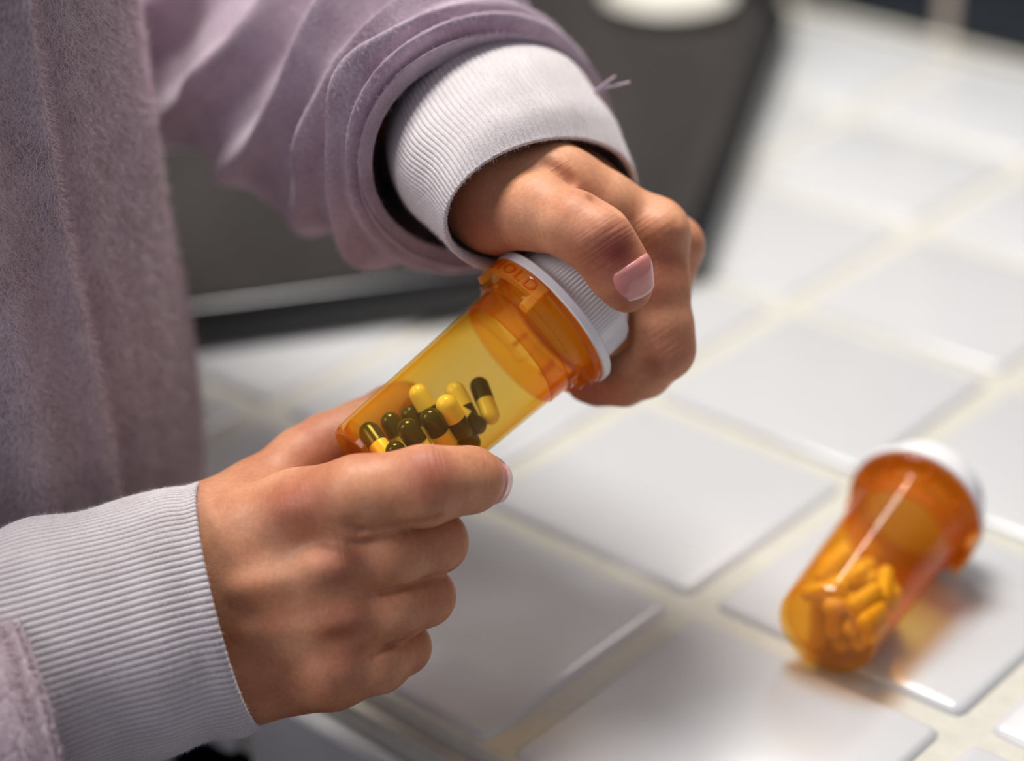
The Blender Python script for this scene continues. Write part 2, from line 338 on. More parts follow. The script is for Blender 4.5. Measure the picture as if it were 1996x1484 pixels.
def make_vial(M, label, tab_mid, tab_half, with_text=True, lab=None, bodymat='orange', basemat='orange_base'):
    root = empty('prescription_bottle', M); tag(root, label, 'medicine bottle')
    t = .0011
    outer = [(.0050, .0012), (.0150, .0012), (.0168, .0), (.0178, .0004), (.0184, .0016), (.0187, .006), (.0206, .0695)]
    inner = [(.0194, .0695), (.0176, .006), (.0168, .0034), (.0150, .0026), (.0050, .0026)]
    V, Fq = lathe(outer + inner, 96, cap0=True, cap1=True); me = new_mesh('body', V, Fq); smooth_by(me, 40); me.materials.append(MAT[bodymat]); me.materials.append(MAT['orange_in']); me.materials.append(MAT[basemat])
    me.polygons.foreach_set('material_index', [(2 if (i < 4 * 96 or 8 * 96 <= i) else 1 if 6 * 96 <= i < 8 * 96 else 0) for i in range(len(me.polygons))]); o = obj('body', me); o.parent = root
    # neck, thread lugs and the wide flange, thicker plastic
    prof = [(.0204, .0615), (.0208, .0618), (.0210, .0685), (.0220, .0688), (.0222, .0715), (.0212, .0720), (.0210, .0755), (.0225, .0762), (.0256, .0766), (.0260, .0772), (.0260, .0786), (.0256, .0792), (.0195, .0792), (.0195, .0615)]
    V, Fq = lathe(prof, 96, cap0=False, cap1=False); n = 96; L = len(prof)
    Fq += [((L - 1) * n + k, (L - 1) * n + (k + 1) % n, (k + 1) % n, k) for k in range(n)]
    me = new_mesh('collar', V, Fq); smooth_by(me, 40); o = obj('collar', me, MAT['orange_thick']); o.parent = root
    for k in range(6):
        a = tab_mid - tab_half * .2 - .62 * k - .9
        V, Fq = arc_solid(.0215, .0244, a - .03, a + .03, .0700, .0764, 3, .0004); me = new_mesh('rib', V, Fq, False); o = obj('rib', me, MAT['orange_thick']); o.parent = root
    V, Fq = arc_solid(.0246, .0268, tab_mid - tab_half, tab_mid + tab_half, .0728, .0792, 24, .0006)
    me = new_mesh('hold_tab', V, Fq); smooth_by(me, 35); tab = obj('hold_tab', me, MAT['orange_tab']); tab.parent = root
    for sg in (-1, 1):
        a = tab_mid + sg * (tab_half - .05)
        V, Fq = arc_solid(.0244, .0266, a - .06, a + .06, .0682, .0772, 6, .0009); me = new_mesh('prong', V, Fq); smooth_by(me, 35); o = obj('prong', me, MAT['orange_tab']); o.parent = root
    if with_text:
        V, Fq = text_mesh('HOLD', .0054); V = np.array(V); w = V[:, 0].max(); V2 = []; nv = len(V)
        for r in (.0267, .02725):
            for x, y, z in V:
                a = tab_mid - tab_half * .78 + (x / w) * tab_half * 1.55; V2.append((r * math.cos(a), r * math.sin(a), .0740 + y))
        F2 = [tuple(v + nv for v in f) for f in Fq] + [tuple(reversed(f)) for f in Fq]
        from collections import Counter
        cnt = Counter(); 
        for f in Fq:
            for i in range(len(f)): cnt[(f[i], f[(i + 1) % len(f)])] += 1
        for (a_, b_) in list(cnt):
            if (b_, a_) not in cnt: F2.append((a_, b_, b_ + nv, a_ + nv))
        me = new_mesh('embossed_word', V2, F2, False); o = obj('embossed_word', me, MAT['orange_letter']); o.parent = tab; o['label'] = 'raised word HOLD on the orange tab'
    # child-proof cap
    cap = lathe_obj('cap', [(.0262, .0794), (.0267, .0798), (.0267, .0822), (.0262, .0828), (.0226, .0832), (.0218, .0836)], MAT['cap'], root, 120, cap0=True, cap1=False)
    ripple = lambda s, a: (.00022 * (1 if (a * 96 / (2 * math.pi)) % 1 < .5 else -1)) * (1 if .35 < abs(((a - tab_mid + math.pi / 2) % (math.pi / 1.5)) - .9) or True else 0)
    def rip(s, a):
        ph = (a * 100 / (2 * math.pi)) % 1
        smooth_patch = abs(((a - tab_mid + .42) % (2 * math.pi / 3)) - math.pi / 3) > .93
        return 0 if smooth_patch or s in (0, 4, 5) else .00026 * math.cos(2 * math.pi * ph)
    sk = lathe_obj('cap_skirt', [(.0219, .0832), (.0219, .0842), (.0217, .0880), (.0214, .0945), (.0206, .0962), (.0188, .0964)], MAT['cap'], cap, 600, cap0=False, cap1=True, ripple=rip)
    lathe_obj('cap_top', [(.0178, .0962), (.0176, .0990), (.0166, .0999), (.0100, .0996)], MAT['cap'], cap, 96, cap0=False)
    if lab:
        a0, a1, z0, z1 = lab; n = 60; V = []; Fq = []
        for r_off in (.00015, .00027):
            for i in range(n + 1):
                for z in (z0, z1):
                    r = .0187 + (.0206 - .0187) * (z - .006) / .0635 + r_off; a = a0 + (a1 - a0) * i / n; V.append((r * math.cos(a), r * math.sin(a), z))
        h = 2 * (n + 1)
        for i in range(n):
            Fq.append((2 * i, 2 * i + 1, 2 * i + 3, 2 * i + 2))
        me = new_mesh('label', V[:h], Fq); o = obj('label', me, MAT['label']); o.parent = root; o['label'] = 'white paper label round the back of the bottle'
    return root
def axis_frame(A, B, front):   # world points bottom, towards cap; X axis of the bottle faces 'front'
    z = Vector(B - A).normalized(); x = Vector(front); x = (x - z * x.dot(z)).normalized(); y = z.cross(x)
    M = Matrix.Identity(4)
    for r in range(3): M[r][0] = x[r]; M[r][1] = y[r]; M[r][2] = z[r]; M[r][3] = A[r]
    return M
VB = P(722, 924, 699); VT = P(1082, 615, 719)
vdir = (VT - VB) / np.linalg.norm(VT - VB)
WB = to_world(VB); MV = axis_frame(WB, to_world(VT), dir_world([0, 0, -1]))
# which way round is "up-left" about the axis
_up = dir_world([-.653, -.757, 0]); _y = np.array([MV[0][1], MV[1][1], MV[2][1]]); SG = 1 if _up @ _y > 0 else -1
held = make_vial(MV, 'orange prescription bottle held in both hands, dark and yellow capsules inside', SG * math.radians(47), math.radians(31), lab=(math.radians(180 - 84), math.radians(180 + 84), .004, .0618))

# capsules
def make_capsule(A, B, r, top_dark, label, group, mats=None, name='capsule'):
    A = np.array(A); B = np.array(B); L = np.linalg.norm(B - A); z = Vector(B - A).normalized()
    q = z.to_track_quat('Z', 'Y'); M = Matrix.Translation(A) @ q.to_matrix().to_4x4()
    root = empty(name, M); tag(root, label, 'capsule', group)
    ca, cb = (MAT['pill_dark'], MAT['pill_yellow']) if top_dark else (MAT['pill_yellow'], MAT['pill_dark'])
    if mats: ca, cb = mats
    seam = L * .5; k = 6
    pa = [(r * math.sin(math.pi / 2 * i / k), r - r * math.cos(math.pi / 2 * i / k)) for i in range(1, k + 1)] + [(r, seam), (r * .96, seam)]
    pb = [(r * .955, seam)] + [(r * .955, L - r)] + [(r * .955 * math.cos(math.pi / 2 * i / k), L - r + r * math.sin(math.pi / 2 * i / k)) for i in range(1, k)] + [(.02 * r, L)]
    lathe_obj('shell_cap', pa, ca, root, 28, 60); lathe_obj('shell_body', pb, cb, root, 28, 60)
    return root
def Z1(x, y): return 640 + x / 4.99, 700 + y / 4.99
# first end (zoom x, y), second end, radius mm, top dark?, depth factor, label
caps = [
 ((1440, 190), (1655, 680), 3.25, True, .55, 'capsule leaning at the right top of the pile, dark end up'),
 ((1195, 232), (1440, 700), 3.3, False, .30, 'yellow-topped capsule just left of the highest dark end'),
 ((1105, 368), (1400, 850), 3.65, False, -.80, 'bright yellow-topped capsule in the middle front of the pile'),
 ((835, 255), (1080, 700), 3.3, False, .25, 'yellow-topped capsule at the upper left of the pile'),
 ((945, 500), (1240, 960), 3.6, True, -.80, 'dark-topped capsule in front, its yellow end above the fingertip'),
 ((715, 595), (1020, 1040), 3.6, True, -.85, 'dark-topped capsule in front, second from the bottom of the bottle'),
 ((325, 612), (640, 1050), 3.5, True, -.70, 'dark-topped capsule nearest the bottle bottom'),
 ((555, 525), (800, 960), 3.3, True, .25, 'dark-ended capsule behind the two nearest the bottle bottom'),
 ((755, 455), (960, 900), 3.3, True, .50, 'dark-ended capsule beneath the upper left yellow one'),
 ((610, 825), (900, 1290), 3.3, True, -.95, 'dark-topped capsule cut off by the index finger at the lower left'),
 ((1535, 700), (1180, 480), 3.2, True, .10, 'dark capsule end lying below the leaning capsule'),
 ((1545, 850), (1190, 1010), 3.3, True, .20, 'lowest dark capsule end just above the fingertip'),
]
for (a, b, r, td, zf, lb) in caps:
    E3 = []
    for q in (a, b):
        px, py = Z1(*q); zz = 704.0
        for _ in range(3):
            p = P(px, py, zz); s_ = (p - VB) @ vdir; foot = VB + vdir * s_; off = p - foot
            # local frame: c (in-plane), depth
            dz = np.array([0, 0, 1.0]); dz = dz - vdir * (dz @ vdir); dz /= np.linalg.norm(dz)
            cvec = off - dz * (off @ dz); c = np.linalg.norm(cvec); lim = 17.2 - r - .2 + .0 * s_
            if c > lim: cvec *= lim / c; c = lim
            dd = zf * math.sqrt(max(0, lim ** 2 - c ** 2)); s_ = max(s_, r + 3.2)
            p = foot + cvec + dz * dd; zz = p[2]
            p = P(px, py, zz) if c < lim - .01 else VB + vdir * s_ + cvec + dz * dd
        E3.append(p)
    A, B = E3; d = (B - A) / np.linalg.norm(B - A)
    L = min(max(np.linalg.norm(B - A), 14.5), 18.5); B = A + d * L
    s_ = (B - VB) @ vdir
    make_capsule(to_world(A), to_world(B), r / 1000, td, 'dark green and yellow ' + lb, 'capsules in the held bottle')

# hairline of the label's cut corner, seen through the bottle
hl = []
for q in [(930, 622), (985, 672), (1014, 704), (1062, 665)]:
    zz = 735.0
    for _ in range(4):
        p = P(q[0], q[1], zz); s_ = (p - VB) @ vdir; off = p - (VB + vdir * s_); dz = np.array([0, 0, 1.0]); dz -= vdir * (dz @ vdir); dz /= np.linalg.norm(dz)
        cv = off - dz * (off @ dz); rr = 17.45 + 1.8 * (s_ - 6) / 63.5; zz = (VB + vdir * s_ + cv + dz * math.sqrt(max(0, rr * rr - cv @ cv)))[2]
    hl.append((q[0], q[1], zz))
HAIR = hl
# bottle lying on the counter
LB = np.array([.0625, -.0075, .0192]); LT = np.array([.0515, .0615, .0262])
LTd = (LT - LB) / np.linalg.norm(LT - LB)
ML = axis_frame(LB, LT, Vector(CAM - LB))
make_vial(ML, 'orange prescription bottle lying on its side on the white tiles', math.radians(82), math.radians(20), with_text=False, bodymat='orange_cloudy', basemat='orange_cloudy')
lx = Vector((ML[0][0], ML[1][0], ML[2][0])); ly = Vector((ML[0][1], ML[1][1], ML[2][1])); lz = Vector((ML[0][2], ML[1][2], ML[2][2]))
dn = Vector((0, 0, -1)); dn = (dn - lz * dn.dot(lz)).normalized(); sd = lz.cross(dn)
rr_ = random.Random(11); placed = []; tries = 0
cand = []
while len(placed) < 27 and tries < 60000:
    tries += 1
    fill = len(placed) / 27
    s0 = rr_.uniform(.0105, .040 - .008 * fill); h_ = -12.6 + 19.5 * fill * rr_.uniform(.5, 1.15); w_ = rr_.uniform(-13, 13)
    th_ = rr_.gauss(0, .75); tl = rr_.gauss(0, .30)
    ax_ = (lz * math.cos(th_) * math.cos(tl) + sd * math.sin(th_) * math.cos(tl) - dn * math.sin(tl)).normalized()
    c0 = Vector(LB) + lz * s0 - dn * (h_ / 1000) + sd * (w_ / 1000); pts_ = [c0 + ax_ * (q * .0054) for q in (-1, -.5, 0, .5, 1)]
    good = True
    for p_ in pts_:
        d_ = p_ - Vector(LB); al = d_.dot(lz); rad = (d_ - lz * al).length
        if rad > .0172 - .0031 - .0001 or al < .0059: good = False; break
    if not good: continue
    for o2 in placed:
        if min((a_ - b_).length for a_ in pts_ for b_ in o2) < .0058: good = False; break
    if not good: continue
    placed.append(pts_)
    make_capsule(pts_[0] - ax_ * .0031, pts_[-1] + ax_ * .0031, .0031, False, 'pale capsule lying inside the bottle that rests on the counter', 'pale capsules in the lying bottle', (MAT['pill_pale'], MAT['pill_pale']))

# ------------------------------------------------------------------ sculpting with distance fields
class Field:
    def __init__(s, lo, hi, h):
        s.lo = np.array(lo, np.float32); s.h = h
        s.n = (np.ceil((np.array(hi) - np.array(lo)) / h)).astype(int) + 1
        s.ax = [s.lo[i] + h * np.arange(s.n[i], dtype=np.float32) for i in range(3)]
    def blank(s): return np.full(s.n, 60.0, np.float32)
    def cone(s, D, a, b, ra, rb, k=2.0, m=12, flat=None):
        a = np.asarray(a, np.float32); b = np.asarray(b, np.float32); R = max(ra, rb) + m
        i0 = np.clip(np.floor((np.minimum(a, b) - R - s.lo) / s.h).astype(int), 0, s.n - 1); i1 = np.clip(np.ceil((np.maximum(a, b) + R - s.lo) / s.h).astype(int) + 1, 1, s.n)
        X = s.ax[0][i0[0]:i1[0], None, None]; Y = s.ax[1][None, i0[1]:i1[1], None]; Z = s.ax[2][None, None, i0[2]:i1[2]]
        ba = b - a; L2 = float(ba @ ba) + 1e-6
        dx, dy, dz = X - a[0], Y - a[1], Z - a[2]
        t = np.clip((dx * ba[0] + dy * ba[1] + dz * ba[2]) / L2, 0, 1)
        ex, ey, ez = dx - t * ba[0], dy - t * ba[1], dz - t * ba[2]
        if flat is not None:      # flatten along a direction
            fd = np.asarray(flat[0], np.float32); fd = fd / np.linalg.norm(fd); q = (ex * fd[0] + ey * fd[1] + ez * fd[2]) * (flat[1] - 1)
            ex, ey, ez = ex + q * fd[0], ey + q * fd[1], ez + q * fd[2]
        d = np.sqrt(ex * ex + ey * ey + ez * ez) - (ra + (rb - ra) * t)
        sl = (slice(i0[0], i1[0]), slice(i0[1], i1[1]), slice(i0[2], i1[2]))
        D[sl] = smin(D[sl], d, k)
    def carve(s, D, a, b, ra, rb, k=1.5):
        T = s.blank(); s.cone(T, a, b, ra, rb, .1, 8); np.negative(T, T)
        D2 = -smin(-D, -T * 1.0, k) if False else None
        h = np.clip(.5 - .5 * (D - T) / k, 0, 1); D[...] = D + (T - D) * h + k * h * (1 - h)
def smin(a, b, k):
    h = np.clip(.5 + .5 * (b - a) / k, 0, 1); return b + (a - b) * h - k * h * (1 - h)
def surface_nets(D, lo, h):
    s = D < 0
    c = [s[i:s.shape[0] - 1 + i, j:s.shape[1] - 1 + j, k:s.shape[2] - 1 + k] for i in (0, 1) for j in (0, 1) for k in (0, 1)]
    cnt = np.zeros(c[0].shape, np.int8)
    for q in c: cnt += q
    mask = (cnt > 0) & (cnt < 8); I = np.argwhere(mask); ids = np.full(mask.shape, -1, np.int32); ids[mask] = np.arange(len(I))
    off = np.array([(i, j, k) for i in (0, 1) for j in (0, 1) for k in (0, 1)])
    val = np.stack([D[I[:, 0] + o[0], I[:, 1] + o[1], I[:, 2] + o[2]] for o in off], 1)
    acc = np.zeros((len(I), 3)); n = np.zeros(len(I))
    for a in range(8):
        for b in range(a + 1, 8):
            if np.abs(off[a] - off[b]).sum() != 1: continue
            va, vb = val[:, a], val[:, b]; m_ = (va < 0) != (vb < 0); t = np.where(m_, va / np.where(m_, va - vb, 1), 0)
            p = off[a] + t[:, None] * (off[b] - off[a]); acc += p * m_[:, None]; n += m_
    V = (I + acc / n[:, None]) * h + np.asarray(lo)
    Fs = []
    for ax in range(3):
        b, c_ = (ax + 1) % 3, (ax + 2) % 3
        A = s; sl0 = [slice(None)] * 3; sl1 = [slice(None)] * 3; sl0[ax] = slice(0, -1); sl1[ax] = slice(1, None)
        s0, s1 = s[tuple(sl0)], s[tuple(sl1)]; E = np.argwhere(s0 != s1)
        E = E[(E[:, b] > 0) & (E[:, c_] > 0) & (E[:, b] < s.shape[b] - 1) & (E[:, c_] < s.shape[c_] - 1)]
        inside0 = s[E[:, 0], E[:, 1], E[:, 2]]
        eb = np.zeros(3, int); eb[b] = 1; ec = np.zeros(3, int); ec[c_] = 1
        q = [E, E - eb, E - eb - ec, E - ec]; q = np.stack([ids[x[:, 0], x[:, 1], x[:, 2]] for x in q], 1)
        q[~inside0] = q[~inside0][:, ::-1]; Fs.append(q)
    Fs = np.concatenate(Fs); Fs = Fs[:, ::-1] if False else Fs
    return V, Fs
def relax(V, Fs, it=2, w=.5):
    a = np.concatenate([Fs[:, i] for i in range(4)]); b = np.concatenate([Fs[:, (i + 1) % 4] for i in range(4)])
    cnt = np.bincount(a, minlength=len(V)) + np.bincount(b, minlength=len(V))
    for _ in range(it):
        S_ = np.stack([np.bincount(a, V[b, i], len(V)) + np.bincount(b, V[a, i], len(V)) for i in range(3)], 1)
        V = V + w * (S_ / np.maximum(cnt, 1)[:, None] - V)
    return V
def chain(Fd, D, pts, k=3.0, flat=None):
    for (a, b) in zip(pts[:-1], pts[1:]): Fd.cone(D, P(*a[:3]), P(*b[:3]), a[3], b[3], k, flat=flat)

def surf(Fd, D, px, py):
    for z in np.arange(655, 790, .4):
        i = np.round((P(px, py, z) - Fd.lo) / Fd.h).astype(int)
        if (i >= 0).all() and (i < Fd.n).all() and D[tuple(i)] < 0: return z
    return None
def crease(Fd, D, pts, r, dep, k=1.6):
    q = [(x, y, surf(Fd, D, x, y)) for x, y in pts]; q = [(x, y, z + dep) for x, y, z in q if z is not None]
    for i in range(len(q) - 1):
        if abs(q[i][2] - q[i + 1][2]) < 12: Fd.carve(D, P(*q[i]), P(*q[i + 1]), r * (.5 if i == 0 else 1), r * (.6 if i == len(q) - 2 else 1), k)
def lower_hand():
    Fd = Field((-132, 0, 650), (4, 122, 748), .85); 
    def fin(pts, k=2.5): T = Fd.blank(); chain(Fd, T, pts, k); return T
    ix = fin([(585, 1002, 689, 14.2), (700, 968, 675, 12.6), (825, 947, 673, 12.0), (875, 940, 677, 10.6), (915, 936, 684, 10.2), (944, 936, 697, 8.7)], 3.5)
    Fd.cone(ix, P(832, 940, 671), P(832, 960, 671), 10.6, 10.2, 3)
    md = fin([(640, 1108, 684, 12.8), (760, 1082, 682.5, 11.2), (848, 1056, 689, 10.3), (800, 1052, 716, 9.2), (725, 1062, 728, 8)])
    rg = fin([(662, 1206, 687, 12.2), (770, 1184, 686.5, 10.6), (828, 1163, 694, 9.6), (775, 1150, 716, 8.6), (700, 1160, 730, 7.8)])
    pk = fin([(650, 1304, 692, 12.4), (735, 1286, 692, 10.8), (786, 1262, 701, 8.8), (745, 1250, 720, 7.8), (680, 1235, 730, 7)])
    th = fin([(500, 975, 714, 12.8), (590, 900, 722, 11.0), (640, 868, 728, 10.4), (700, 842, 731, 10.0), (765, 803, 731, 8.8), (790, 788, 729, 7.8)], 4)
    Fg = ix
    for q in (md, rg, pk): Fg = smin(Fg, q, .7)
    D = Fd.blank()
    for a, b in [(((405, 1065, 703, 17), (585, 1004, 690, 14.0))), (((420, 1150, 700, 17), (640, 1110, 685, 12.8))), (((440, 1240, 701, 17), (660, 1208, 688, 12.4))), (((460, 1322, 706, 15.5), (640, 1306, 694, 13.0))),
                 (((400, 1045, 708, 15.5), (500, 975, 714, 12.8))), (((420, 1180, 716, 22), (600, 1150, 712, 17))), (((440, 1300, 716, 17), (600, 1290, 714, 14))), (((500, 1020, 712, 16), (620, 1060, 712, 15))),
                 (((405, 1065, 703, 17), (200, 1160, 698, 20))), (((440, 1300, 706, 18), (200, 1290, 700, 22)))]:
        Fd.cone(D, P(*a[:3]), P(*b[:3]), a[3], b[3], 9, 14)
    D = smin(D, Fg, 4.5)
    D = smin(D, th, 3.5)
    # knuckle heads and extensor tendons under the skin
    for (x, y, z, r) in [(592, 992, 677, 4.2), (650, 1104, 672.6, 5.2), (672, 1206, 677.5, 4.4), (662, 1300, 682.5, 3.6)]:
        Fd.cone(D, P(x - 10, y + 2, z + .6), P(x + 10, y - 2, z), r, r, 7)
    for (a, b) in [((640, 1110, 675, 2.2), (470, 1150, 682, 2.0)), ((585, 1000, 680, 2.2), (450, 1080, 688, 1.8)), ((660, 1210, 679.5, 2.0), (490, 1230, 684, 1.8))]:
        Fd.cone(D, P(*a[:3]), P(*b[:3]), a[3], b[3], 6)
    # wells between the knuckles
    for (x, y, z, r) in [(640, 1050, 664, 3.6), (665, 1160, 666.5, 3.2), (668, 1256, 673, 3.0)]:
        Fd.carve(D, P(x - 35, y + 10, z), P(x + 45, y - 12, z - .5), r, r * .8, 5.0)
    for pts, r, dep in [([(684, 1027), (700, 1031), (760, 1028), (810, 1022), (852, 1006)], 1.5, .7), ([(742, 1157), (775, 1147), (830, 1130), (880, 1112)], 1.3, .5), ([(728, 1281), (760, 1257), (800, 1238), (832, 1223)], .9, .1),
                 ]:
        crease(Fd, D, pts, r, dep)
    V, Q = surface_nets(D, Fd.lo, Fd.h); V = relax(V, Q, 2, .5); return V, Q, (Fd, D)
def upper_hand():
    Fd = Field((-60, -100, 668), (72, 16, 812), .75)
    def fin(pts, k=2.5): T = Fd.blank(); chain(Fd, T, pts, k); return T
    th = fin([(960, 402, 715, 15.6), (1050, 414, 700, 12.0), (1120, 440, 690, 10.6), (1163, 466, 687, 10.6), (1190, 500, 687.5, 9.6), (1208, 532, 689, 9.4), (1222, 560, 691.5, 8.2)], 4)
    ix = fin([(1272, 458, 723, 12.4), (1284, 560, 721, 10.2), (1294, 640, 721, 9.7), (1296, 682, 722, 9.8), (1255, 722, 728, 9.2), (1215, 742, 735, 8.5), (1165, 748, 736, 7.2), (1140, 747, 735, 6.4)], 3)
    md = fin([(1312, 480, 743, 10.4), (1292, 560, 750, 9.6), (1272, 640, 756, 9.2), (1215, 668, 760, 8.5), (1150, 668, 757, 7.5)])
    rg = fin([(1310, 492, 758, 9.8), (1285, 560, 766, 9.0), (1260, 625, 770, 8.6), (1205, 645, 770, 8), (1150, 640, 764, 7)])
    pk = fin([(1285, 500, 772, 8.6), (1262, 560, 780, 8.0), (1240, 605, 782, 7.5), (1190, 615, 780, 7)])
    Fg = ix
    for q in (md, rg, pk): Fg = smin(Fg, q, 1.0)
    D = Fd.blank()
    for a, b in [(((1072, 378, 730, 14.8), (1270, 456, 724, 12.0))), (((1100, 360, 745, 14.0), (1310, 478, 744, 10.0))), (((1110, 370, 758, 13), (1305, 492, 759, 9.6))), (((1110, 390, 768, 12), (1285, 500, 772, 9))),
                 (((1000, 400, 735, 18), (1180, 470, 745, 13))), (((962, 386, 714, 16.0), (1075, 372, 716, 15.0))), (((1075, 372, 716, 15.0), (1165, 405, 718, 12.6))), (((985, 360, 735, 15), (1120, 372, 738, 13.0))), (((1060, 390, 742, 20), (985, 255, 765, 20))), (((1000, 400, 725, 17), (950, 270, 752, 20)))]:
        Fd.cone(D, P(*a[:3]), P(*b[:3]), a[3], b[3], 8, 14)
    D = smin(D, Fg, 4.0)
    D = smin(D, th, 3.2)
    # thumb knuckle, cup of the index web, fingertip pad
    Fd.cone(D, P(1176, 452, 680.5), P(1190, 458, 680.5), 4.4, 4.0, 6)
    Fd.cone(D, P(1290, 446, 713), P(1302, 452, 714), 4.6, 4.2, 6)
    Fd.cone(D, P(1322, 468, 737), P(1326, 474, 738), 4.0, 4.0, 5)
    crease(Fd, D, [(1070, 318), (1110, 352), (1160, 385), (1205, 412)], 1.6, -.3, 3.0)
    V, Q = surface_nets(D, Fd.lo, Fd.h); V = relax(V, Q, 2, .5); return V, Q, (Fd, D)
def weight(V, spots):
    w = np.zeros(len(V))
    for (x, y, z, r, a) in spots:
        d = np.linalg.norm(V - P(x, y, z), axis=1); w = np.maximum(w, a * np.exp(-(d / r) ** 2))
    return w
LV, LQ, LF = lower_hand(); UV, UQ, UF = upper_hand()
redL = weight(LV, [(590, 985, 674, 12, .55), (840, 925, 664, 9, .7), (655, 1105, 668, 11, .5), (670, 1210, 672, 10, .4), (665, 1300, 680, 10, .35), (640, 880, 720, 13, .6), (960, 935, 690, 10, .45), (870, 1050, 675, 10, .25), (840, 1160, 682, 10, .2)])
redU = weight(UV, [(1190, 500, 678, 11, .75), (1225, 575, 684, 9, .5), (1290, 520, 712, 12, .45), (1300, 690, 714, 11, .4), (1150, 750, 732, 12, .6), (930, 440, 700, 11, .35), (1180, 510, 678, 9, .6), (1200, 490, 679, 9, 1.0), (1330, 480, 740, 9, .4), (1360, 500, 745, 9, .5)])
wrL = weight(LV, [(832, 930, 664, 8, 1.0), (925, 930, 676, 6, .5), (600, 970, 676, 9, .35), (655, 1105, 668, 10, .3)])
wrU = weight(UV, [(1180, 470, 680, 8, 1.0), (1255, 480, 712, 9, .8), (1310, 690, 714, 7, .8), (1050, 360, 700, 12, .3)])
alongL = LV @ np.array([.97, -.18, .1]); alongU = UV @ np.array([.55, .83, 0.0])
# forearms and the trunk they hang from, under the clothes
def tube(pts, n=28, sub_=6):
    V = []; Q = []; C = np.array([p[:3] for p in pts], float); R = np.array([p[3] for p in pts], float)
    cr = []; rr = []
    for i in range(len(C) - 1):
        p0, p1, p2, p3 = C[max(i - 1, 0)], C[i], C[i + 1], C[min(i + 2, len(C) - 1)]
        for k in range(sub_):
            t = k / sub_; cr.append(.5 * ((2 * p1) + (p2 - p0) * t + (2 * p0 - 5 * p1 + 4 * p2 - p3) * t * t + (3 * p1 - p0 - 3 * p2 + p3) * t ** 3)); rr.append(R[i] * (1 - t) + R[i + 1] * t)
    cr.append(C[-1]); rr.append(R[-1]); cr = np.array(cr)
    T = np.gradient(cr, axis=0); u = np.array([0, 0, 1.0])
    for i in range(len(cr)):
        t = T[i] / np.linalg.norm(T[i]); u = u - t * (u @ t); u /= np.linalg.norm(u); v = np.cross(t, u)
        for k in range(n): a = 2 * math.pi * k / n; V.append(cr[i] + rr[i] * (u * math.cos(a) + v * math.sin(a)))
    m_ = len(cr)
    for i in range(m_ - 1):
        for k in range(n): Q.append((i * n + k, i * n + (k + 1) % n, (i + 1) * n + (k + 1) % n, (i + 1) * n + k))
    return np.array(V), np.array(Q)
# torso frame in camera axes: camera right is level, 'lev' points level away from the camera
upc = RW @ np.array([0, 0, 1.0]); lev = RW @ np.array([RW[2][0], RW[2][1], 0]); lev /= np.linalg.norm(lev); rgt = np.cross(upc, lev) * -1
if rgt[0] < 0: rgt = -rgt
TD = P(300, 500, 778)
def torso_row(xs, ys):
    ray = np.array([(xs - 998) / F, (ys - 742) / F, 1.0]); t = (TD @ lev) / (ray @ lev); return ray * t
TM, TN = 150.0, 112.0
t_top = torso_row(248, -420) - rgt * TM; t_bot = torso_row(405, 1700) - rgt * TM
a1V, a1Q = tube([(*P(365, 1195, 702), 21), (*P(200, 1230, 698), 26), (*P(-60, 1400, 690), 27), (*P(-250, 1450, 686), 28), (*P(-550, 1400, 690), 29), (*P(-850, 1050, 710), 30), (*P(-1050, 400, 740), 31), (*P(-1100, -300, 770), 32), (*(t_top - rgt * 40), 34)])
a2V, a2Q = tube([(*P(1040, 370, 740), 18), (*P(965, 205, 772), 17), (*P(700, 170, 815), 20), (*P(560, 120, 828), 22), (*P(420, 60, 850), 24), (*P(250, -10, 878), 26), (*P(60, -80, 908), 28), (*P(-120, -160, 930), 29), (*(t_top + rgt * 30 + lev * 40 - upc * 20), 34)])
a3V, a3Q = tube([(*(t_top + upc * 40), 60), (*(t_top), 90), (*((t_top + t_bot) / 2), 100), (*t_bot, 95)])
parts = [(LV, LQ, redL, wrL, alongL), (UV, UQ, redU, wrU, alongU)] + [(v, q, np.zeros(len(v)), np.zeros(len(v)), np.zeros(len(v))) for v, q in ((a1V, a1Q), (a2V, a2Q), (a3V, a3Q))]
AV = []; AQ = []; at = [[], [], []]; n0 = 0
for v, q, r, w_, al in parts:
    AV.append(v); AQ.append(q + n0); n0 += len(v); at[0].append(r); at[1].append(w_); at[2].append(al)
AV = to_world(np.concatenate(AV)); nh = len(LV) + len(UV) + len(a1V) + len(a2V); zz_ = AV[nh:, 2]; AV[nh:, 1] = np.where(zz_ < .06, np.minimum(AV[nh:, 1], YF - .02), AV[nh:, 1]); AQ = np.concatenate(AQ)
base = to_world(t_bot)
person = empty('person', Matrix.Translation(base)); tag(person, 'person in lavender sweatshirt at the counter, opening an orange bottle with both hands', 'person')
me = new_mesh('body', AV, AQ[:, ::-1])
for nm, a in zip(('redness', 'wrinkle', 'along'), at):
    x = me.attributes.new(nm, 'FLOAT', 'POINT'); x.data.foreach_set('value', np.concatenate(a).astype(np.float32))
body = sub(obj('body', me, MAT['skin']), person); body['label'] = 'bare hands and arms'
